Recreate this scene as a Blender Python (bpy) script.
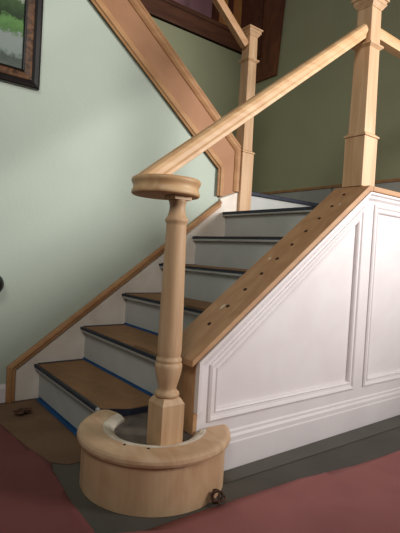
import bpy, bmesh, math, random
from mathutils import Vector, Matrix, noise
random.seed(7)
for o in list(bpy.data.objects): bpy.data.objects.remove(o)
S = bpy.context.scene
COL = S.collection
# ------------------------------------------------------------------ camera
CAMP = (2.4778, -0.7948, 0.8304); YAW, PITCH, ROLL, FPX = 0.9173, -0.0252, 0.0575, 452.9
cam = bpy.data.cameras.new('camera'); camo = bpy.data.objects.new('camera', cam); COL.objects.link(camo)
fw = Vector((-math.sin(YAW)*math.cos(PITCH), math.cos(YAW)*math.cos(PITCH), math.sin(PITCH)))
rt = Vector((math.cos(YAW), math.sin(YAW), 0)); up = rt.cross(fw)
rt2 = math.cos(ROLL)*rt + math.sin(ROLL)*up; up2 = -math.sin(ROLL)*rt + math.cos(ROLL)*up
M = Matrix((rt2, up2, -fw)).transposed().to_4x4(); M.translation = Vector(CAMP)
camo.matrix_world = M
cam.sensor_fit = 'VERTICAL'; cam.sensor_height = 24; cam.lens = FPX*24/533; cam.clip_start = 0.02
S.camera = camo
# ------------------------------------------------------------------ world and light
w = bpy.data.worlds.new('world'); S.world = w; w.use_nodes = True
w.node_tree.nodes['Background'].inputs[0].default_value = (0.95, 0.97, 0.95, 1)
w.node_tree.nodes['Background'].inputs[1].default_value = 0.09
def area(name, loc, target, sx, sy, power, col, spread=180):
    l = bpy.data.lights.new(name, 'AREA'); l.shape = 'RECTANGLE'; l.size = sx; l.size_y = sy
    l.energy = power; l.color = col; l.spread = math.radians(spread)
    o = bpy.data.objects.new(name, l); COL.objects.link(o); o.location = loc
    o.rotation_euler = (Vector(target)-Vector(loc)).to_track_quat('-Z', 'Z').to_euler()
    return o
area('window_daylight', (3.9, 2.8, 1.8), (0.6, 0.8, 1.62), 1.0, 1.2, 33, (1.0, 0.97, 0.94), 72)
area('second_window_daylight', (3.4, -1.9, 3.2), (0.5, 1.1, 1.3), 1.2, 1.2, 12, (1.0, 0.98, 0.92), 80)  # added fill from high in front, brightens the sloped cap and rails
S.view_settings.view_transform = 'Standard'; S.view_settings.look = 'None'
S.view_settings.exposure = 0.0; S.view_settings.gamma = 1.0; S.view_settings.use_curve_mapping = False

# ------------------------------------------------------------------ materials
def srgb(c):
    return tuple(((v/255)/12.92 if v/255 <= .04045 else ((v/255+.055)/1.055)**2.4) for v in c)
def mat(name, c, rough=.6, c2=None, scale=(8, 8, 8), bump=0.0, bscale=60, mix=0.5, dist=0.5, metallic=0, c3=None):
    m = bpy.data.materials.new(name); m.use_nodes = True; nt = m.node_tree; n = nt.nodes; b = n['Principled BSDF']
    b.inputs['Roughness'].default_value = rough; b.inputs['Metallic'].default_value = metallic
    c = srgb(c)
    tc = n.new('ShaderNodeTexCoord'); mp = n.new('ShaderNodeMapping'); mp.inputs['Scale'].default_value = scale
    nt.links.new(tc.outputs['Object'], mp.inputs[0])
    nz = n.new('ShaderNodeTexNoise'); nz.inputs['Scale'].default_value = 1; nz.inputs['Detail'].default_value = 5
    nz.inputs['Distortion'].default_value = dist
    nt.links.new(mp.outputs[0], nz.inputs['Vector'])
    rp = n.new('ShaderNodeValToRGB'); e = rp.color_ramp.elements
    e[0].position = .35; e[1].position = .65
    k = srgb(c2) if c2 else tuple(v*.93 for v in c)
    e[0].color = (*k, 1); e[1].color = (*c, 1)
    if c3:
        x = e.new(.3); x.color = (*srgb(c3), 1)
    nt.links.new(nz.outputs[0], rp.inputs[0]); nt.links.new(rp.outputs[0], b.inputs['Base Color'])
    if bump:
        z2 = n.new('ShaderNodeTexNoise'); z2.inputs['Scale'].default_value = bscale; z2.inputs['Detail'].default_value = 4
        nt.links.new(tc.outputs['Object'], z2.inputs['Vector'])
        bp = n.new('ShaderNodeBump'); bp.inputs['Strength'].default_value = bump; bp.inputs['Distance'].default_value = .004
        nt.links.new(z2.outputs[0], bp.inputs['Height']); nt.links.new(bp.outputs[0], b.inputs['Normal'])
    return m
G = dict(
 green=mat('sage_paint', (188, 198, 184), .75, (183, 194, 180), (2, 2, 2), .25, 50),
 backgreen=mat('sage_paint_back', (178, 180, 146), .8, (172, 174, 141), (2, 2, 2), .2, 50),
 white=mat('white_paint', (232, 224, 224), .5, (226, 217, 217), (5, 5, 5), .1, 30),
 cream=mat('primer_paint', (236, 226, 214), .6, (222, 208, 194), (6, 6, 6), .1, 30),
 riser=mat('grey_white_riser_paint', (188, 189, 185), .55, (179, 181, 178), (5, 5, 5), .1, 30),
 woodv=mat('beech_grain_vertical', (210, 174, 136), .55, (192, 152, 113), (28, 28, 2.5), .12, 80, dist=.8),
 woody=mat('beech_grain_along', (212, 168, 126), .55, (192, 144, 102), (30, 3, 14), .12, 80, dist=.8),
 rail=mat('handrail_beech', (216, 178, 134), .5, (198, 154, 108), (30, 4, 30), .08, 80, dist=.7),
 drum=mat('bending_ply', (214, 178, 140), .55, (196, 154, 116), (10, 10, 3), .12, 60, dist=1.2),
 slab=mat('starting_slab_wood', (216, 182, 146), .55, (198, 158, 122), (6, 18, 20), .1, 60, dist=1),
 cap=mat('raw_mdf_cap', (190, 148, 108), .6, (174, 130, 92), (26, 3, 14), .12, 60),
 fieldb=mat('raw_board_brown', (176, 128, 92), .65, (164, 116, 82), (4, 4, 4), .1, 60),
 strim=mat('raw_trim_tan', (188, 142, 96), .6, (168, 120, 78), (14, 4, 14), .1, 60),
 dark=mat('dark_fascia_wood', (112, 68, 46), .6, (88, 50, 32), (14, 3, 14), .15, 60),
 reddish=mat('reddish_plywood', (134, 82, 52), .7, (104, 60, 36), (8, 8, 3), .2, 40, dist=1.5),
 stud=mat('fresh_stud_wood', (222, 160, 92), .6, (200, 134, 70), (14, 14, 3), .1, 60),
 pink=mat('pink_wall_paint', (236, 178, 190), .8),
 card=mat('cardboard', (146, 108, 72), .8, (130, 94, 62), (5, 9, 5), .15, 25),
 cardf=mat('floor_cardboard', (124, 94, 68), .85, (108, 80, 58), (5, 5, 5), .2, 20),
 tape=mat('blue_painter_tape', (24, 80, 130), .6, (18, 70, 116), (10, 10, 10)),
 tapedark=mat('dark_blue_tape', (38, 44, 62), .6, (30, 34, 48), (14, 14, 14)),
 floor=mat('dull_grey_subfloor', (88, 83, 74), .85, (76, 72, 65), (3, 3, 3), .2, 30),
 drop=mat('grey_floor_paper', (96, 92, 84), .8, (86, 83, 76), (4, 4, 4), .15, 30),
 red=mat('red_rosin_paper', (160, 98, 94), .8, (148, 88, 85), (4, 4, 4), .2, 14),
 redd=mat('red_rosin_paper_dark', (122, 66, 64), .85, (112, 58, 58), (4, 4, 4), .15, 14),  # camera person's shadow on the left sheet, put into its red
 recess=mat('grey_plywood_recess', (108, 98, 88), .8, (84, 76, 68), (12, 12, 12), .3, 40),
 plaster=mat('white_filler', (232, 222, 206), .7, (206, 186, 160), (14, 14, 14), .3, 50),
 black=mat('black_gloss', (24, 20, 20), .3, (16, 13, 13)),
 bframe=mat('black_frame', (30, 22, 20), .35, (20, 15, 14)),
 bronze=mat('bronze_leaf', (120, 84, 56), .4, (54, 36, 28), (40, 40, 40), .4, 60),
 hole=mat('drilled_hole_dark', (52, 32, 22), .9),
 leaf=mat('dry_brown', (96, 62, 42), .8, (58, 36, 26), (40, 40, 40), .4, 60),
 leafl=mat('dry_tan', (168, 124, 82), .8, (110, 74, 46), (40, 40, 40), .4, 60),
)
# the picture's print: lawn, trees and a path
def print_mat():
    m = bpy.data.materials.new('garden_print'); m.use_nodes = True; nt = m.node_tree; n = nt.nodes; b = n['Principled BSDF']
    b.inputs['Roughness'].default_value = .35
    tc = n.new('ShaderNodeTexCoord'); sp = n.new('ShaderNodeSeparateXYZ'); nt.links.new(tc.outputs['Object'], sp.inputs[0])
    nz = n.new('ShaderNodeTexNoise'); nz.inputs['Scale'].default_value = 45; nz.inputs['Detail'].default_value = 6
    nt.links.new(tc.outputs['Object'], nz.inputs['Vector'])
    ma = n.new('ShaderNodeMath'); ma.operation = 'MULTIPLY_ADD'; ma.inputs[1].default_value = .09
    nt.links.new(nz.outputs[0], ma.inputs[0]); nt.links.new(sp.outputs[2], ma.inputs[2])
    mr = n.new('ShaderNodeMapRange'); mr.inputs[1].default_value = .06; mr.inputs[2].default_value = .46
    nt.links.new(ma.outputs[0], mr.inputs[0])
    rp = n.new('ShaderNodeValToRGB'); nt.links.new(mr.outputs[0], rp.inputs[0]); e = rp.color_ramp.elements
    e[0].color = (*srgb((92, 98, 92)), 1); e[1].color = (*srgb((205, 205, 195)), 1); e[1].position = 1
    for ps, c in ((.16, (70, 80, 70)), (.24, (128, 140, 132)), (.44, (134, 142, 136)), (.50, (78, 112, 62)), (.64, (96, 136, 76)), (.69, (44, 60, 38)), (.9, (70, 92, 58))):
        x = e.new(ps); x.color = (*srgb(c), 1)
    nt.links.new(rp.outputs[0], b.inputs['Base Color']); return m
G['print'] = print_mat()

# ------------------------------------------------------------------ helpers
def empty(name, loc, label, cat, group=None):
    o = bpy.data.objects.new(name, None); COL.objects.link(o); o.location = loc; o.empty_display_size = .1
    o['label'] = label; o['category'] = cat
    if group: o['group'] = group
    return o
def origin(o):
    v = Vector((0, 0, 0))
    while o is not None: v += o.location; o = o.parent
    return v
def obj(name, bm, m, parent=None, bevel=0, smooth=False, label=None, cat=None, group=None, kind=None, org=None, seg=2):
    """all bmeshes are drawn in world coordinates; they are moved to their own origin here"""
    base = origin(parent) if parent else (Vector(org) if org else Vector((0, 0, 0)))
    bmesh.ops.recalc_face_normals(bm, faces=bm.faces)
    bmesh.ops.translate(bm, verts=bm.verts, vec=-base)
    me = bpy.data.meshes.new(name); bm.to_mesh(me); bm.free(); me.materials.append(m)
    if smooth:
        for p in me.polygons: p.use_smooth = True
    o = bpy.data.objects.new(name, me); COL.objects.link(o)
    if parent: o.parent = parent
    else: o.location = base
    if bevel:
        md = o.modifiers.new('bevel', 'BEVEL'); md.width = bevel; md.segments = seg; md.limit_method = 'ANGLE'; md.angle_limit = math.radians(35)
    if label: o['label'] = label
    if cat: o['category'] = cat
    if group: o['group'] = group
    if kind: o['kind'] = kind
    return o
def box(bm, x0, x1, y0, y1, z0, z1):
    r = bmesh.ops.create_cube(bm, size=1)
    for v in r['verts']:
        v.co = Vector(((x0+x1)/2+v.co.x*(x1-x0), (y0+y1)/2+v.co.y*(y1-y0), (z0+z1)/2+v.co.z*(z1-z0)))
    return bm
def B(*a):
    bm = bmesh.new()
    for i in range(0, len(a), 6): box(bm, *a[i:i+6])
    return bm
def prism(bm, pts, ax, a, b):
    """pts = outline in the two other axes, extruded along axis ax from a to b"""
    def P(p, t):
        if ax == 0: return (t, p[0], p[1])
        if ax == 1: return (p[0], t, p[1])
        return (p[0], p[1], t)
    v0 = [bm.verts.new(P(p, a)) for p in pts]; v1 = [bm.verts.new(P(p, b)) for p in pts]
    bm.faces.new(v0); bm.faces.new(v1[::-1]); n = len(pts)
    for i in range(n): bm.faces.new((v0[i], v0[(i+1) % n], v1[(i+1) % n], v1[i]))
    return bm
def PR(pts, ax, a, b): return prism(bmesh.new(), pts, ax, a, b)
def sweep(bm, path, prof, xa, closed=False):
    """moulding on a wall of constant x: path = (y,z) points, prof = (offset inward, height out) points, xa = wall plane"""
    n = len(path); rings = []
    for i in range(n):
        p = Vector(path[i])
        a = Vector(path[i-1]) if (i or closed) else None; c = Vector(path[(i+1) % n]) if (i < n-1 or closed) else None
        d1 = (p-a).normalized() if a is not None else (c-p).normalized(); d2 = (c-p).normalized() if c is not None else d1
        n1 = Vector((-d1.y, d1.x)); n2 = Vector((-d2.y, d2.x)); m = (n1+n2); m = m/(m.dot(n1))
        rings.append([bm.verts.new((xa+h, p.x+m.x*o_, p.y+m.y*o_)) for o_, h in prof])
    k = len(prof)
    for i in range(n if closed else n-1):
        r0, r1 = rings[i], rings[(i+1) % n]
        for j in range(k): bm.faces.new((r0[j], r0[(j+1) % k], r1[(j+1) % k], r1[j]))
    if not closed:
        bm.faces.new(rings[0]); bm.faces.new(rings[-1][::-1])
    return bm
def lathe(bm, cx, cy, prof, seg=40):
    rings = []
    for r, z in prof:
        rings.append([bm.verts.new((cx+r*math.cos(2*math.pi*i/seg), cy+r*math.sin(2*math.pi*i/seg), z)) for i in range(seg)])
    for a, b in zip(rings, rings[1:]):
        for i in range(seg): bm.faces.new((a[i], a[(i+1) % seg], b[(i+1) % seg], b[i]))
    bm.faces.new(rings[0]); bm.faces.new(rings[-1]); return bm
def frustum(bm, cx, cy, z0, z1, h0, h1):
    a = [bm.verts.new((cx+sx*h0, cy+sy*h0, z0)) for sx, sy in ((-1, -1), (1, -1), (1, 1), (-1, 1))]
    b = [bm.verts.new((cx+sx*h1, cy+sy*h1, z1)) for sx, sy in ((-1, -1), (1, -1), (1, 1), (-1, 1))]
    bm.faces.new(a); bm.faces.new(b)
    for i in range(4): bm.faces.new((a[i], a[(i+1) % 4], b[(i+1) % 4], b[i]))
    return bm
def railsweep(bm, pts, prof):
    """handrail: cross-section prof (side, up) carried along 3-D points, kept upright"""
    rings = []
    for i, p in enumerate(pts):
        p = Vector(p); d = (Vector(pts[min(i+1, len(pts)-1)])-Vector(pts[max(i-1, 0)])).normalized()
        s = d.cross(Vector((0, 0, 1))).normalized(); u = s.cross(d).normalized()
        rings.append([bm.verts.new(p+s*a+u*b) for a, b in prof])
    k = len(prof)
    for r0, r1 in zip(rings, rings[1:]):
        for j in range(k): bm.faces.new((r0[j], r0[(j+1) % k], r1[(j+1) % k], r1[j]))
    bm.faces.new(rings[0]); bm.faces.new(rings[-1][::-1]); return bm
def rounded_rail(wd, h):
    pts = []
    w2 = wd/2
    base = [(-w2*.78, -h/2), (w2*.78, -h/2), (w2*.82, -h*.28), (w2, -h*.12), (w2, h*.12), (w2*.9, h*.34), (w2*.55, h*.47), (0, h*.5),
            (-w2*.55, h*.47), (-w2*.9, h*.34), (-w2, h*.12), (-w2, -h*.12), (-w2*.82, -h*.28)]
    return base

r, g, NO = .19, .2523, .028        # rise, going, nosing overhang
XC = 1.0                           # inner face of the curb wall
XW = 1.168                         # outer face
LZ = 6*r                           # landing
YB = 2.5                           # back wall
# ================================================================== the setting
obj('floor', B(-1.3, 5.2, -2.6, 4.6, -.08, 0), G['floor'], kind='structure')
zt = lambda y: 2.012-.8*(y-.877)    # top of the wall below the upper flight
wl = PR([(-2.6, 0), (1.39, 0), (1.39, zt(1.39)), (-1.3, zt(-1.3)), (-2.6, zt(-1.3))], 0, -.1, 0)
obj('wall_left', wl, G['green'], kind='structure')
obj('wall_back', B(-1.95, 1.4, YB, YB+.1, 0, 4.4), G['backgreen'], kind='structure')
obj('wall_far_left', B(-1.3, -1.2, -1.4, YB, 1.2, 2.98), G['backgreen'], kind='structure')
obj('wall_upper_left', B(-1.95, -1.85, -1.2, YB, 3.1, 4.4), G['pink'], kind='structure')
obj('baseboard_left', PR([(0, 0), (.014, 0), (.014, .075), (.006, .095), (0, .095)], 1, -2.6, -.141), G['white'], kind='structure')
bk = PR([(YB, 1.145), (YB-.014, 1.145), (YB-.014, 1.478), (YB, 1.478)], 0, .0, XC)
bk2 = PR([(YB, 1.335), (YB-.014, 1.335), (YB-.014, 1.478), (YB, 1.478)], 0, -1.19, -.02)
bmx = bmesh.new(); prism(bmx, [(YB, 1.145), (YB-.014, 1.145), (YB-.014, 1.478), (YB, 1.478)], 0, .022, XC-.002); prism(bmx, [(YB, 1.335), (YB-.014, 1.335), (YB-.014, 1.478), (YB, 1.478)], 0, -1.19, -.0)
bk.free(); bk2.free()
obj('baseboard_back', bmx, G['riser'], kind='structure')
obj('trim_1', B(-1.19, XC-.002, YB-.024, YB, 1.479, 1.5), G['strim'], kind='structure')

# ================================================================== the staircase
st = empty('staircase', (0.5, 0, 0), 'straight flight of grey-white painted steps rising between the green wall and the panelled side wall', 'staircase')
for k in range(1, 7):
    y = (k-1)*g+NO
    obj('riser', B(.022, XC if k > 1 else .80, y, y+.018, (k-1)*r+(.0 if k == 1 else .002), k*r-.03), G['riser'], st)
    if k == 1:
        obj('tread', PR([(.022, 0), (.818, 0), (.835, .020), (.887, .11), (.887, g+NO), (.022, g+NO)], 2, r-.028, r), G['riser'], st, bevel=.006)
    elif k < 6:
        obj('tread', B(.022, XC, (k-1)*g, k*g+NO, k*r-.028, k*r), G['riser'], st, bevel=.008)
obj('landing', B(.022, XC, 5*g, YB-.003, LZ-.028, LZ), G['riser'], st, bevel=.006)
CARR = [(NO+.02, 0), (YB-.003, 0), (YB-.003, LZ-.03)]+sum([[(k*g+NO+.02, (k+1)*r-.031), (k*g+NO+.02, k*r-.031)] for k in range(5, 0, -1)], [])+[(NO+.02, r-.031)]
bm = PR(CARR, 0, .03, .78)
prism(bm, [(g+NO+.02, 0), (YB-.003, 0)]+CARR[2:-2], 0, .7801, XC-.01)
obj('carriage', bm, G['fieldb'], st)
# step up to the left at the head of the landing
ul = empty('winder_platform', (-.6, 1.9, LZ), 'white step leading left off the landing behind the dark small newel post', 'step')
obj('riser', B(-.005, .014, 1.5, YB, LZ+.002, 1.29), G['riser'], ul)
obj('tread', B(-1.2, .035, 1.5, YB-.03, 1.292, 1.32), G['tapedark'], ul, bevel=.006, label='tread with dark blue taped edge')

# blue tape on the nosings, cardboard over the treads
tread_w = ['lowest stair tread', 'second tread from the floor', 'third tread from the floor', 'fourth tread from the floor', 'fifth tread from the floor']
def wavy_sheet(x0, x1, y0, y1, z, th=.003, n=10, amp=.0012, drop=None):
    bm = bmesh.new(); gx, gy = n, n; top = []
    for i in range(gx+1):
        row = []
        for j in range(gy+1):
            x = x0+(x1-x0)*i/gx; y = y0+(y1-y0)*j/gy
            jx = (.004*noise.noise((x*7, y*7, z*5)) if j in (0, gy) else 0)
            row.append(bm.verts.new((x, y+jx, z+th+amp*(1+noise.noise((x*9, y*9, z*3))))))
        top.append(row)
    for i in range(gx):
        for j in range(gy): bm.faces.new((top[i][j], top[i+1][j], top[i+1][j+1], top[i][j+1]))
    ret = bmesh.ops.extrude_face_region(bm, geom=list(bm.faces))
    for v in ret['geom']:
        if isinstance(v, bmesh.types.BMVert): v.co.z = z+.0006
    return bm
for k in range(1, 6):
    z = k*r; y0 = (k-1)*g; y1 = k*g+NO
    c = empty('cardboard_sheet', (.5, y0+.1, z), 'brown cardboard edged with blue tape on the '+tread_w[k-1], 'cardboard', 'protective cardboard on the treads')
    x1 = XC-.01
    xf = .80 if k == 1 else x1; xb = .882 if k == 1 else x1
    bs = wavy_sheet(.045, xb, y0+.012, y1-.014, z)
    if k == 1:
        for v in bs.verts:
            if v.co.x > .80 and v.co.y < .10: v.co.x = min(v.co.x, .825+.58*v.co.y)
    obj('board', bs, G['card'], c)
    if k == 1:
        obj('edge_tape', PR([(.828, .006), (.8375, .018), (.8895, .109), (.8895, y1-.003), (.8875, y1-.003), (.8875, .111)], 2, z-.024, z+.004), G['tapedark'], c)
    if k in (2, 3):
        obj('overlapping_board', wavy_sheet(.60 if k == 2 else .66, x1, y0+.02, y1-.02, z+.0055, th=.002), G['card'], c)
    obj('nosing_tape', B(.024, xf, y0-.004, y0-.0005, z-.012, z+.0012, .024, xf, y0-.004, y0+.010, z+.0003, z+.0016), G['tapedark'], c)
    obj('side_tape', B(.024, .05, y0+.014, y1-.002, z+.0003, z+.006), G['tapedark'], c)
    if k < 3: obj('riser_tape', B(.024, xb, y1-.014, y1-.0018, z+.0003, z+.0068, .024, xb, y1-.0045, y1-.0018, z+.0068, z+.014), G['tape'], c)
t6 = empty('painter_tape', (.5, 5*g, LZ), 'dark tape along the nosing of the landing edge, topmost of the step edges', 'tape')
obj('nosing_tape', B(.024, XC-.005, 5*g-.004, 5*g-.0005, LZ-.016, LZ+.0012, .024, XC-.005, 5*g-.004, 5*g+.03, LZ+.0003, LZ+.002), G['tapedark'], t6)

# ------------------------------------------------------------------ skirt against the left wall
sk = empty('stair_skirt', (0, -.12, 0), 'white skirt board with raw wood cap running up the green wall beside the steps', 'skirting')
ct = lambda y: .2+.7515*(y+.125)      # top of the sloped cap
pts = [(-.098, .001), (NO+.001, .001)]
for k in range(1, 7): pts += [((k-1)*g+NO+.001, k*r-.031)] if False else []
skp = [(-.098, .001), (1.27, .001), (1.27, ct(1.25)-.045), (1.245, ct(1.245)-.045), (-.098, ct(-.098)-.045)]
obj('board', PR(skp, 0, .0005, .020), G['cream'], sk, bevel=.002)
bm = bmesh.new()
cp = [(-.14, .0), (-.14, ct(-.14)), (1.235, ct(1.235)), (1.235, ct(1.235)-.046), (-.099, ct(-.099)-.046), (-.099, .0)]
prism(bm, cp, 0, .0005, .034)
obj('cap', bm, G['strim'], sk, bevel=.006, label='raw wood cap moulding')
bm = bmesh.new()
cp = [(-.128, .0), (-.128, ct(-.128)-.011), (1.235, ct(1.235)-.011), (1.235, ct(1.235)-.020), (-.119, ct(-.119)-.024), (-.119, .0)]
prism(bm, cp, 0, .034, .041)
obj('bead', bm, G['strim'], sk, bevel=.003)
bm = PR([(1.236, .9), (1.4, .9), (1.4, 1.30), (1.236, 1.235)], 0, .0025, .018)
obj('upper_board', bm, G['cream'], sk)

# ------------------------------------------------------------------ boxed stringer of the upper flight
us = empty('upper_stringer', (0, 1.3, LZ), 'sloping brown boxed stringer with raw wood mouldings climbing the green wall to the upper left', 'stringer')
lo = lambda y: 1.738-.79*(y-.864)
YA, YZ, YT = -1.2, 1.228, 1.385
obj('board', PR([(YA, lo(YA)), (YZ, lo(YZ)), (YZ, 1.24), (1.385, 1.30), (YT, zt(YT)), (YA, zt(YA))], 0, .0005, .018), G['fieldb'], us)
bm = bmesh.new(); pf = [(-.022, 0), (-.022, .012), (-.014, .016), (-.004, .014), (.004, .020), (.016, .020), (.02, .012), (.03, .006), (.03, 0)]
sweep(bm, [(1.228, 1.25), (1.228, lo(1.228)), (YA, lo(YA))][::-1], [(-a, b) for a, b in pf], .018); obj('lower_moulding', bm, G['strim'], us)
bm = bmesh.new(); sweep(bm, [(YA, zt(YA)-.04), (1.362, zt(1.362)-.03), (1.362, 1.3)], [(-.018, 0), (-.018, .006), (-.01, .012), (0, .018), (.012, .018), (.018, .012), (.026, .014), (.032, .008), (.032, 0)], .018); obj('upper_moulding', bm, G['strim'], us)
bm = PR([(YA, zt(YA)+.001), (1.385, zt(1.385)+.001), (1.385, zt(1.385)+.022), (YA, zt(YA)+.022)], 0, -.13, .035)
obj('cap', bm, G['strim'], us, bevel=.004)

# ------------------------------------------------------------------ knee wall on the right of the stairs
kw = empty('panelled_knee_wall', (1.08, 1.2, 0), 'white panelled side wall of the stairs with a raw wood cap drilled for balusters', 'knee wall')
cz = lambda y: 1.218+.748*(y-1.215)   # top face of the sloped cap
Y0 = .215
body = [(Y0+.02, 0), (YB, 0), (YB, 1.197), (1.225, 1.197), (Y0+.02, cz(Y0+.02)-.026)]
obj('core', PR(body, 0, XC+.002, XW-.012), G['white'], kw)
obj('end_board', B(XC-.001, XW+.002, Y0, Y0+.019, .001, cz(Y0)-.018), G['cap'], kw, bevel=.002, label='raw wood end board')
# face boards: stiles and rails standing 12 mm proud of the panels
ZR0, ZR1 = .155, .206
def fb(pts): return PR(pts, 0, XW-.012, XW)
bm = bmesh.new(); X0, X1 = XW-.012, XW
prism(bm, [(Y0+.02, .001), (YB, .001), (YB, ZR1), (Y0+.02, ZR1)], 0, X0, X1)
obj('bottom_rail', bm, G['white'], kw)
inner_top = lambda y: cz(y)-.105
prs = [('stile', [(Y0+.02, ZR1), (.287, ZR1), (.287, inner_top(.287)), (Y0+.02, cz(Y0+.02)-.026)]),
       ('sloped_rail', [(Y0+.02, cz(Y0+.02)-.026), (.287, inner_top(.287)), (1.213, inner_top(1.213)), (1.285, 1.197), (1.225, 1.197)]),
       ('stile', [(1.213, ZR1), (1.305, ZR1), (1.305, 1.197), (1.285, 1.197), (1.213, inner_top(1.213))]),
       ('top_rail', [(1.305, 1.135), (YB, 1.135), (YB, 1.197), (1.305, 1.197)]),
       ('stile', [(2.0, ZR1), (2.09, ZR1), (2.09, 1.135), (2.0, 1.135)])]
for nm, pp in prs: obj(nm, fb(pp), G['white'], kw)
mp = [(-.004, 0), (-.004, .007), (.003, .011), (.010, .009), (.016, .003), (.026, .002), (.031, .006), (.037, .002), (.040, -.012), (-.004, -.012)]
def panelmould(path):
    bm = bmesh.new(); sweep(bm, path, mp, XW-.001, closed=True); obj('panel_moulding', bm, G['white'], kw)
panelmould([(.287, ZR1), (1.213, ZR1), (1.213, inner_top(1.213)), (.287, inner_top(.287))])
panelmould([(1.305, ZR1), (2.0, ZR1), (2.0, 1.135), (1.305, 1.135)])
panelmould([(2.09, ZR1), (2.46, ZR1), (2.46, 1.135), (2.09, 1.135)])
# moulding under the cap, following slope, corner and landing
bm = bmesh.new()
pth = [(Y0+.001, .25), (Y0+.001, cz(Y0)-.03), (1.23, 1.192), (YB, 1.192)]
um = [(0, 0), (0, .024), (-.010, .024), (-.016, .014), (-.028, .012), (-.034, .006), (-.040, 0)]
sweep(bm, pth, um, XW, closed=False); obj('cap_moulding', bm, G['white'], kw)
# baseboard
bb = [(XW, .001), (XW+.018, .001), (XW+.018, .104), (XW+.013, .108), (XW+.013, .126), (XW+.006, .135), (XW+.006, .145), (XW, .152)]
obj('baseboard', PR(bb, 1, Y0+.03, YB), G['white'], kw)
# raw caps
bm = PR([(Y0-.03, cz(Y0-.03)), (1.223, cz(1.223)), (1.255, cz(1.223)-.0), (1.255, 1.196), (1.232, 1.196), (Y0-.03, cz(Y0-.03)-.024)], 0, XC-.018, XW+.020)
cap = obj('sloped_cap', bm, G['cap'], kw, bevel=.003, label='raw brown wood cap with a row of drilled holes')
obj('level_cap', B(XC-.018, XW+.02, 1.256, YB, 1.198, 1.224), G['cap'], kw, bevel=.003, label='raw brown wood cap')
sl = math.atan(.748)
for i in range(10):
    y = .335+i*.0915
    bm = bmesh.new()
    bmesh.ops.create_cone(bm, cap_ends=True, segments=14, radius1=.0085, radius2=.0085, depth=.004,
        matrix=Matrix.Translation((1.085, y, cz(y)+.0002)) @ Matrix.Rotation(sl, 4, 'X'))
    obj('drilled_hole', bm, G['hole'], cap)
for y, x, s in ((.42, 1.06, .018), (.70, 1.04, .012), (1.08, 1.12, .012)):   # filler smears
    bm = bmesh.new(); bmesh.ops.create_cone(bm, cap_ends=True, segments=12, radius1=s, radius2=s*.7, depth=.0015,
        matrix=Matrix.Translation((x, y, cz(y)+.0004)) @ Matrix.Rotation(sl, 4, 'X') @ Matrix.Scale(.5, 4, (1, 0, 0)))
    obj('filler_smear', bm, G['plaster'], cap)

# ================================================================== starting step (bullnose)
CX, CY, RO = 1.08, .11, .28
ss = empty('starting_step', (CX, CY, 0), 'round unpainted wood bullnose starting step carrying the turned newel', 'starting step')
def arc(rad, a0, a1, n=56): return [(CX+rad*math.cos(math.radians(a0+(a1-a0)*i/n)), CY+rad*math.sin(math.radians(a0+(a1-a0)*i/n))) for i in range(n+1)]
A0, A1 = -232, 26                       # the arc faces the room; the back is cut off at riser and knee wall
# drum of bent plywood
dr = [(max(x, 1.1875) if y > Y0-.01 else x, y) for x, y in arc(RO-.018, -160, 66)]
bm = bmesh.new()
outer = [bm.verts.new((*p, .001)) for p in dr]; outer2 = [bm.verts.new((*p, .158)) for p in dr]
inn = [(max(CX+(x-CX)*.93, 1.1873) if y > Y0-.01 else CX+(x-CX)*.93, CY+(y-CY)*.93) for x, y in dr]
i1 = [bm.verts.new((*p, .001)) for p in inn]; i2 = [bm.verts.new((*p, .158)) for p in inn]
for i in range(len(dr)-1):
    bm.faces.new((outer[i], outer[i+1], outer2[i+1], outer2[i])); bm.faces.new((i1[i], i2[i], i2[i+1], i1[i+1]))
    bm.faces.new((outer2[i], outer2[i+1], i2[i+1], i2[i])); bm.faces.new((outer[i], i1[i], i1[i+1], outer[i+1]))
for k in (0, -1): bm.faces.new((outer[k], outer2[k], i2[k], i1[k]))
obj('drum', bm, G['drum'], ss, smooth=False)
# ring slab with rounded nose
def ring(rin, rout_prof, a0, a1, n=64):
    bm = bmesh.new(); rows = []
    for i in range(n+1):
        a = math.radians(a0+(a1-a0)*i/n)
        row = []
        for q, z in rout_prof:
            x, y = CX+q*math.cos(a), CY+q*math.sin(a)
            if y > Y0-.004: x = max(x, 1.1875)
            row.append(bm.verts.new((x, y, z)))
        rows.append(row)
    k = len(rows[0])
    for x, y in zip(rows, rows[1:]):
        for j in range(k): bm.faces.new((x[j], x[(j+1) % k], y[(j+1) % k], y[j]))
    bm.faces.new(rows[0]); bm.faces.new(rows[-1][::-1]); return bm
nose = [(.1905, .159), (RO-.012, .159), (RO-.003, .163), (RO, .1725), (RO-.002, .182), (RO-.009, .189), (RO-.018, .1915), (.1905, .1915)]
obj('nosing_ring', ring(0, nose, -162, 64), G['slab'], ss, smooth=False)
obj('filler_band', ring(0, [(.150, .166), (.190, .166), (.190, .1915), (.183, .1925), (.168, .190), (.150, .178)], -160, 50), G['plaster'], ss, label='cracked white filler band')
obj('recess_board', PR([(CX+.1495*math.cos(math.radians(a)), CY+.1495*math.sin(math.radians(a))) for a in range(-160, 44, 8)]+[(1.186, .213), (.998, .213), (.998, .276), (.889, .276), (.889, .06)], 2, .150, .168), G['recess'], ss, label='dark grey plywood recess')
for a in (-62, -38):
    bm = bmesh.new(); bmesh.ops.create_cone(bm, cap_ends=True, segments=12, radius1=.0045, radius2=.0045, depth=.002, matrix=Matrix.Translation((CX+.20*math.cos(math.radians(a)), CY+.20*math.sin(math.radians(a)), .192)))
    obj('screw_hole', bm, G['hole'], ss)

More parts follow.
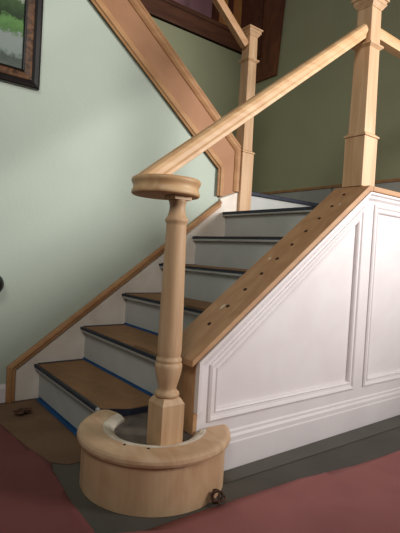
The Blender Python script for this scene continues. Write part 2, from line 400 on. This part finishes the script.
# ================================================================== newels
# turned newel on the starting step
NX, NY = 1.197, .075
tn = empty('turned_newel', (NX, NY, .169), 'round turned wooden newel with square base standing on the bullnose step', 'newel post')
bm = bmesh.new(); h = .045
frustum(bm, NX, NY, .169, .325, h, h)
bm2 = bmesh.new()
bl = [(h, .169), (h, .320), (h-.010, .338), (h-.014, .342)]
bm.free(); bm = bmesh.new(); rows = [[bm.verts.new((NX+sx*q, NY+sy*q, z)) for sx, sy in ((-1, -1), (1, -1), (1, 1), (-1, 1))] for q, z in bl]
for a, b in zip(rows, rows[1:]):
    for i in range(4): bm.faces.new((a[i], a[(i+1) % 4], b[(i+1) % 4], b[i]))
bm.faces.new(rows[0]); bm.faces.new(rows[-1]); bm2.free()
obj('square_base', bm, G['woodv'], tn, bevel=.0015)
pr = [(.036, .341), (.041, .344), (.0425, .350), (.041, .356), (.034, .361), (.031, .366), (.031, .372), (.034, .385), (.040, .405), (.0445, .425), (.0465, .442),
      (.0465, .452), (.043, .457), (.041, .458), (.044, .463), (.0445, .468), (.043, .473), (.0385, .478), (.0395, .483), (.0415, .495),
      (.0415, .53), (.040, .65), (.037, .80), (.0345, .925), (.0345, .932), (.039, .938), (.040, .944), (.038, .950), (.033, .956), (.029, .968), (.0265, .982), (.0265, .992), (.030, 1.006), (.033, 1.012)]
bm = bmesh.new(); lathe(bm, NX, NY, pr, 40); sh = obj('turned_shaft', bm, G['woodv'], tn, smooth=True)

def square_newel(name, x, y, z0, zs, label, hh, rz=0):
    """zs = z of: lower block top, upper collar, cap"""
    t = empty(name, (x, y, z0), label, 'newel post'); zl, zc, zp = zs; hl, hu = hh
    obj('lower_block', B(x-hl, x+hl, y-hl, y+hl, z0+.001, zl-.012), G['woodv'], t, bevel=.003)
    bm = bmesh.new(); box(bm, x-hl-.006, x+hl+.006, y-hl-.006, y+hl+.006, zl-.012, zl-.002); frustum(bm, x, y, zl-.002, zl+.010, hl+.002, hu+.001); obj('lower_collar', bm, G['woodv'], t, bevel=.002)
    bm = bmesh.new(); frustum(bm, x, y, zl, zp-.045, hu, hu-.006); obj('shaft', bm, G['woodv'], t, bevel=.003); hu -= .006
    bm = bmesh.new(); frustum(bm, x, y, zc-.016, zc-.004, hu+.001, hu+.014); box(bm, x-hu-.016, x+hu+.016, y-hu-.016, y+hu+.016, zc-.004, zc+.007); frustum(bm, x, y, zc+.007, zc+.014, hu+.012, hu+.001)
    obj('upper_collar', bm, G['woodv'], t, bevel=.002)
    bm = bmesh.new(); frustum(bm, x, y, zp-.045, zp-.022, hu+.001, hu+.016); box(bm, x-hu-.018, x+hu+.018, y-hu-.018, y+hu+.018, zp-.022, zp-.012)
    frustum(bm, x, y, zp-.012, zp-.002, hu+.014, hu+.020); box(bm, x-hu-.026, x+hu+.026, y-hu-.026, y+hu+.026, zp-.002, zp+.010); frustum(bm, x, y, zp+.010, zp+.022, hu+.022, hu*.5)
    obj('cap', bm, G['woodv'], t, bevel=.0015)
    return t
square_newel('square_newel', 1.085, 1.275, 1.2245, (1.492, 1.945, 2.178), 'tall square wooden newel post standing on the knee wall at the landing corner', (.058, .048))
square_newel('square_newel', -.012, 1.452, LZ, (1.60, 2.26, 2.475), 'small shadowed square newel post beside the left wall at the foot of the upper flight', (.055, .045))

# ================================================================== handrails
hr = empty('handrail', (1.085, .1, 1.05), 'long pale wooden handrail climbing from the round volute to the tall newel post', 'handrail')
VX, VY = 1.155, .052
bm = bmesh.new(); pf = [(.088, 1.026), (.114, 1.026), (.118, 1.030), (.1175, 1.038), (.113, 1.047), (.1125, 1.056), (.116, 1.064), (.119, 1.069), (.120, 1.076), (.116, 1.082), (.10, 1.085), (.05, 1.086)]
lathe(bm, VX, VY, pf, 56); obj('volute', bm, G['rail'], hr, smooth=True, label='round flat volute end')
obj('fillet_block', PR([(NX-.034, NY-.034), (NX+.034, NY-.034), (NX+.034, NY+.034), (NX-.034, NY+.034)], 2, 1.012, 1.0238), G['rail'], hr)
ra = lambda y: 1.150+.765*(y-.096)
pts = [(1.092, -.012, ra(-.012)-.002), (1.09, .06, ra(.06)), (1.087, .3, ra(.3)), (1.085, .7, ra(.7)), (1.085, 1.229, ra(1.229))]
bm = bmesh.new(); railsweep(bm, pts, rounded_rail(.062, .064)); obj('rail', bm, G['rail'], hr, smooth=False, bevel=.002)
h2 = empty('handrail', (1.088, 1.7, 2.0), 'short level handrail running right from the tall newel post to the picture edge', 'handrail')
bm = bmesh.new(); railsweep(bm, [(1.088, 1.322, 2.035), (1.088, YB, 2.035)], rounded_rail(.062, .064)); obj('rail', bm, G['rail'], h2, bevel=.002)
h3 = empty('handrail', (-.01, .8, 2.6), 'dim handrail of the upper flight sloping down to the small newel post', 'handrail')
ru = lambda y: 2.395-.80*(y-1.37)
bm = bmesh.new(); railsweep(bm, [(-.012, -.6, ru(-.6)), (-.012, 1.408, ru(1.408))], rounded_rail(.058, .062)); obj('rail', bm, G['woody'], h3, bevel=.002)

# ================================================================== upper floor edge
fa = empty('floor_edge_fascia', (-1.2, .6, 3.0), 'dark brown wood fascia of the upper floor above the far green wall', 'fascia')
obj('board', B(-1.21, -1.18, -1.2, YB-.002, 3.0, 3.2), G['dark'], fa, bevel=.004)
obj('lower_moulding', B(-1.18, -1.16, -1.2, YB-.002, 2.985, 3.02), G['dark'], fa, bevel=.006)
obj('upper_moulding', B(-1.18, -1.165, -1.2, YB-.002, 3.15, 3.175), G['dark'], fa, bevel=.004)
obj('deck', B(-1.84, -1.212, -1.2, YB-.002, 3.0, 3.2), G['dark'], fa)
for y, s, lb in ((2.15, .05, 'bright raw wooden stud on the upper floor edge, left of the pair'), (2.34, .05, 'bright raw wooden stud behind the top of the small newel, right of the pair')):
    q = bmesh.new(); box(q, -1.29, -1.21, y, y+s, 3.202, 4.3)
    obj('wall_stud', q, G['stud'], None, bevel=.003, label=lb, cat='stud', group='raw studs on the upper floor', org=(-1.25, y, 3.202))
ply = empty('wood_panel', (-.93, YB, 2.7), 'reddish raw wood panel on the back wall behind the small newel post', 'panel')
obj('sheet', PR([(-1.165, 2.66), (-.74, 2.66), (-.70, 3.21), (-.60, 4.38), (-1.84, 4.38), (-1.84, 3.21), (-1.165, 3.21)], 1, YB-.03, YB-.002), G['reddish'], ply)
obj('batten', B(-1.03, -.96, YB-.055, YB-.031, 2.9, 4.38), G['dark'], ply, bevel=.003, label='darker upright batten')

# ================================================================== picture on the left wall
pc = empty('framed_picture', (0, -.4, 1.7), 'garden picture in a dark frame with bronze liner on the green wall', 'picture')
def frame(name, y0, y1, z0, z1, wd, x0, x1, m, bev):
    pth = [(y0, z0), (y1, z0), (y1, z1), (y0, z1)]
    bm = bmesh.new(); sweep(bm, pth, [(0, x0), (0, x1*.8), (wd*.25, x1), (wd*.7, x1*.85), (wd, x1*.6), (wd, x0)], 0, closed=True)
    return obj(name, bm, m, pc, bevel=bev)
FY1, FZ0 = -.046, 1.648
FY0, FZ1 = FY1-.82, FZ0+.66
frame('outer_frame', FY0, FY1, FZ0, FZ1, .040, .001, .034, G['bframe'], .0015)
frame('bronze_liner', FY0+.040, FY1-.040, FZ0+.040, FZ1-.040, .036, .002, .024, G['bronze'], .001)
frame('inner_slip', FY0+.076, FY1-.076, FZ0+.076, FZ1-.076, .012, .002, .020, G['bframe'], 0)
obj('print', B(.003, .008, FY0+.084, FY1-.084, FZ0+.084, FZ1-.084), G['print'], pc)

# dark rounded fitting at the left edge
bf = empty('wall_fitting', (0, -.2, .63), 'small black rounded fitting on the green wall at the far left edge', 'fitting')
bm = bmesh.new(); bmesh.ops.create_uvsphere(bm, u_segments=24, v_segments=16, radius=.058, matrix=Matrix.Translation((.046, -.241, .625)))
obj('knob', bm, G['black'], bf, smooth=True)
bm = bmesh.new(); bmesh.ops.create_cone(bm, cap_ends=True, segments=24, radius1=.032, radius2=.026, depth=.02, matrix=Matrix.Translation((.011, -.241, .625)) @ Matrix.Rotation(math.pi/2, 4, 'Y'))
obj('rose', bm, G['black'], bf)

# ================================================================== papers on the floor
def flat_sheet(name, pts, z, m, label, cat, curl=None, amp=.003, n=34, th=.0012, org=None, tape=None):
    bm = bmesh.new()
    vs = [bm.verts.new((x, y, 0)) for x, y in pts]; f = bm.faces.new(vs)
    xs = [p[0] for p in pts]; ys = [p[1] for p in pts]
    for ax, lo_, hi in ((0, min(xs), max(xs)), (1, min(ys), max(ys))):
        for i in range(1, n):
            c = lo_+(hi-lo_)*i/n; co = Vector((c, 0, 0)) if ax == 0 else Vector((0, c, 0)); no = Vector((1, 0, 0)) if ax == 0 else Vector((0, 1, 0))
            bmesh.ops.bisect_plane(bm, geom=bm.verts[:]+bm.edges[:]+bm.faces[:], plane_co=co, plane_no=no)
    for v in bm.verts:
        x, y = v.co.x, v.co.y
        hgt = amp*(1+noise.noise((x*3.1, y*3.1, 1.3)))+amp*.5*(1+noise.noise((x*9, y*7, 4)))
        if curl: hgt += curl(x, y)
        v.co.z = z+th+hgt
    ret = bmesh.ops.extrude_face_region(bm, geom=list(bm.faces))
    for v in ret['geom']:
        if isinstance(v, bmesh.types.BMVert): v.co.z -= th
    return obj(name, bm, m, None, smooth=True, label=label, cat=cat, org=org or (pts[0][0], pts[0][1], z))
flat_sheet('floor_cardboard', [(.03, NO-.006), (.03, -.165), (-.0+.03, -1.0), (.60, -1.0), (.80, -.26), (.725, -.255), (.77, -.19), (.84, -.12), (.84, NO-.006)], .0005, G['cardf'],
           'brown cardboard taped to the floor at the foot of the lowest step', 'cardboard', amp=.001)
ft = empty('floor_tape', (.4, 0, 0), 'bright blue tape strip along the foot of the lowest riser', 'tape')
obj('strip', B(.045, .80, .006, NO-.0015, .0045, .0055, .045, .80, NO-.004, NO-.0012, .0055, .017), G['tape'], ft)
flat_sheet('grey_floor_paper', [(1.19, .30), (1.262, .288), (1.275, .8), (1.287, 1.481), (1.30, 2.45), (1.19, 2.45)], .0005, G['drop'],
           'grey paper strip laid along the white baseboard', 'paper', amp=.001)
flat_sheet('rosin_paper', [(1.15, -.50), (1.361, -.085), (1.372, .238), (1.388, .576), (1.43, .85), (1.454, 1.178), (1.50, 2.3), (2.9, 2.3), (2.9, -.9), (1.6, -1.1)], .0005, G['red'],
           'red rosin paper spread over the floor in the right foreground', 'paper', amp=.004)
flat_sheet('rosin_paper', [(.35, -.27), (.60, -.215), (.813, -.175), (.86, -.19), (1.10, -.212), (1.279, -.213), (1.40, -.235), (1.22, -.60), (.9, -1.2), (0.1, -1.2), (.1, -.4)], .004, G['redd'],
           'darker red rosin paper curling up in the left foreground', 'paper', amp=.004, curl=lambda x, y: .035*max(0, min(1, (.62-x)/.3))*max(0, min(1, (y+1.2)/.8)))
# scraps
def crumple(name, c, sz, m, label, seed):
    bm = bmesh.new(); bmesh.ops.create_icosphere(bm, subdivisions=3, radius=1)
    for v in bm.verts:
        d = v.co.copy(); k = 1+.55*noise.noise(d*1.9+Vector((seed, 0, 0)))+.25*noise.noise(d*5+Vector((0, seed, 0)))
        v.co = Vector((c[0]+d.x*k*sz[0], c[1]+d.y*k*sz[1], c[2]+d.z*k*sz[2]))
    zm = min(v.co.z for v in bm.verts)
    for v in bm.verts: v.co.z += c[2]-zm
    return obj(name, bm, m, None, label=label, cat='scrap', org=c)
crumple('torn_scrap', (.235, -.115, .006), (.024, .040, .010), G['leaf'], 'torn curled tan scrap lying on the floor cardboard at left', 2.1)
wd_ = empty('crumpled_cord', (1.335, .195, .004), 'small dark brown coil of cord against the foot of the bullnose step', 'cord')
for i, (rx, rz, rr) in enumerate(((.9, .2, .020), (1.3, 1.4, .018), (.3, .7, .021), (1.6, 2.4, .017))):
    bm = bmesh.new(); n1, n2 = 26, 8; rows = []
    for a in range(n1):
        t = 2*math.pi*a/n1; rq = rr*(1+.15*math.sin(3*t+i)); row = []
        for b in range(n2):
            s = 2*math.pi*b/n2; row.append(Vector(((rq+.0035*math.cos(s))*math.cos(t), (rq+.0035*math.cos(s))*math.sin(t), .0035*math.sin(s))))
        rows.append(row)
    Mx = Matrix.Translation((1.349+.004*i, .195, .028)) @ Matrix.Rotation(rz, 4, 'Z') @ Matrix.Rotation(rx, 4, 'X')
    vv = [[bm.verts.new(Mx @ v) for v in row] for row in rows]
    for a in range(n1):
        for b in range(n2): bm.faces.new((vv[a][b], vv[(a+1) % n1][b], vv[(a+1) % n1][(b+1) % n2], vv[a][(b+1) % n2]))
    obj('loop', bm, G['leaf'], wd_, smooth=True)
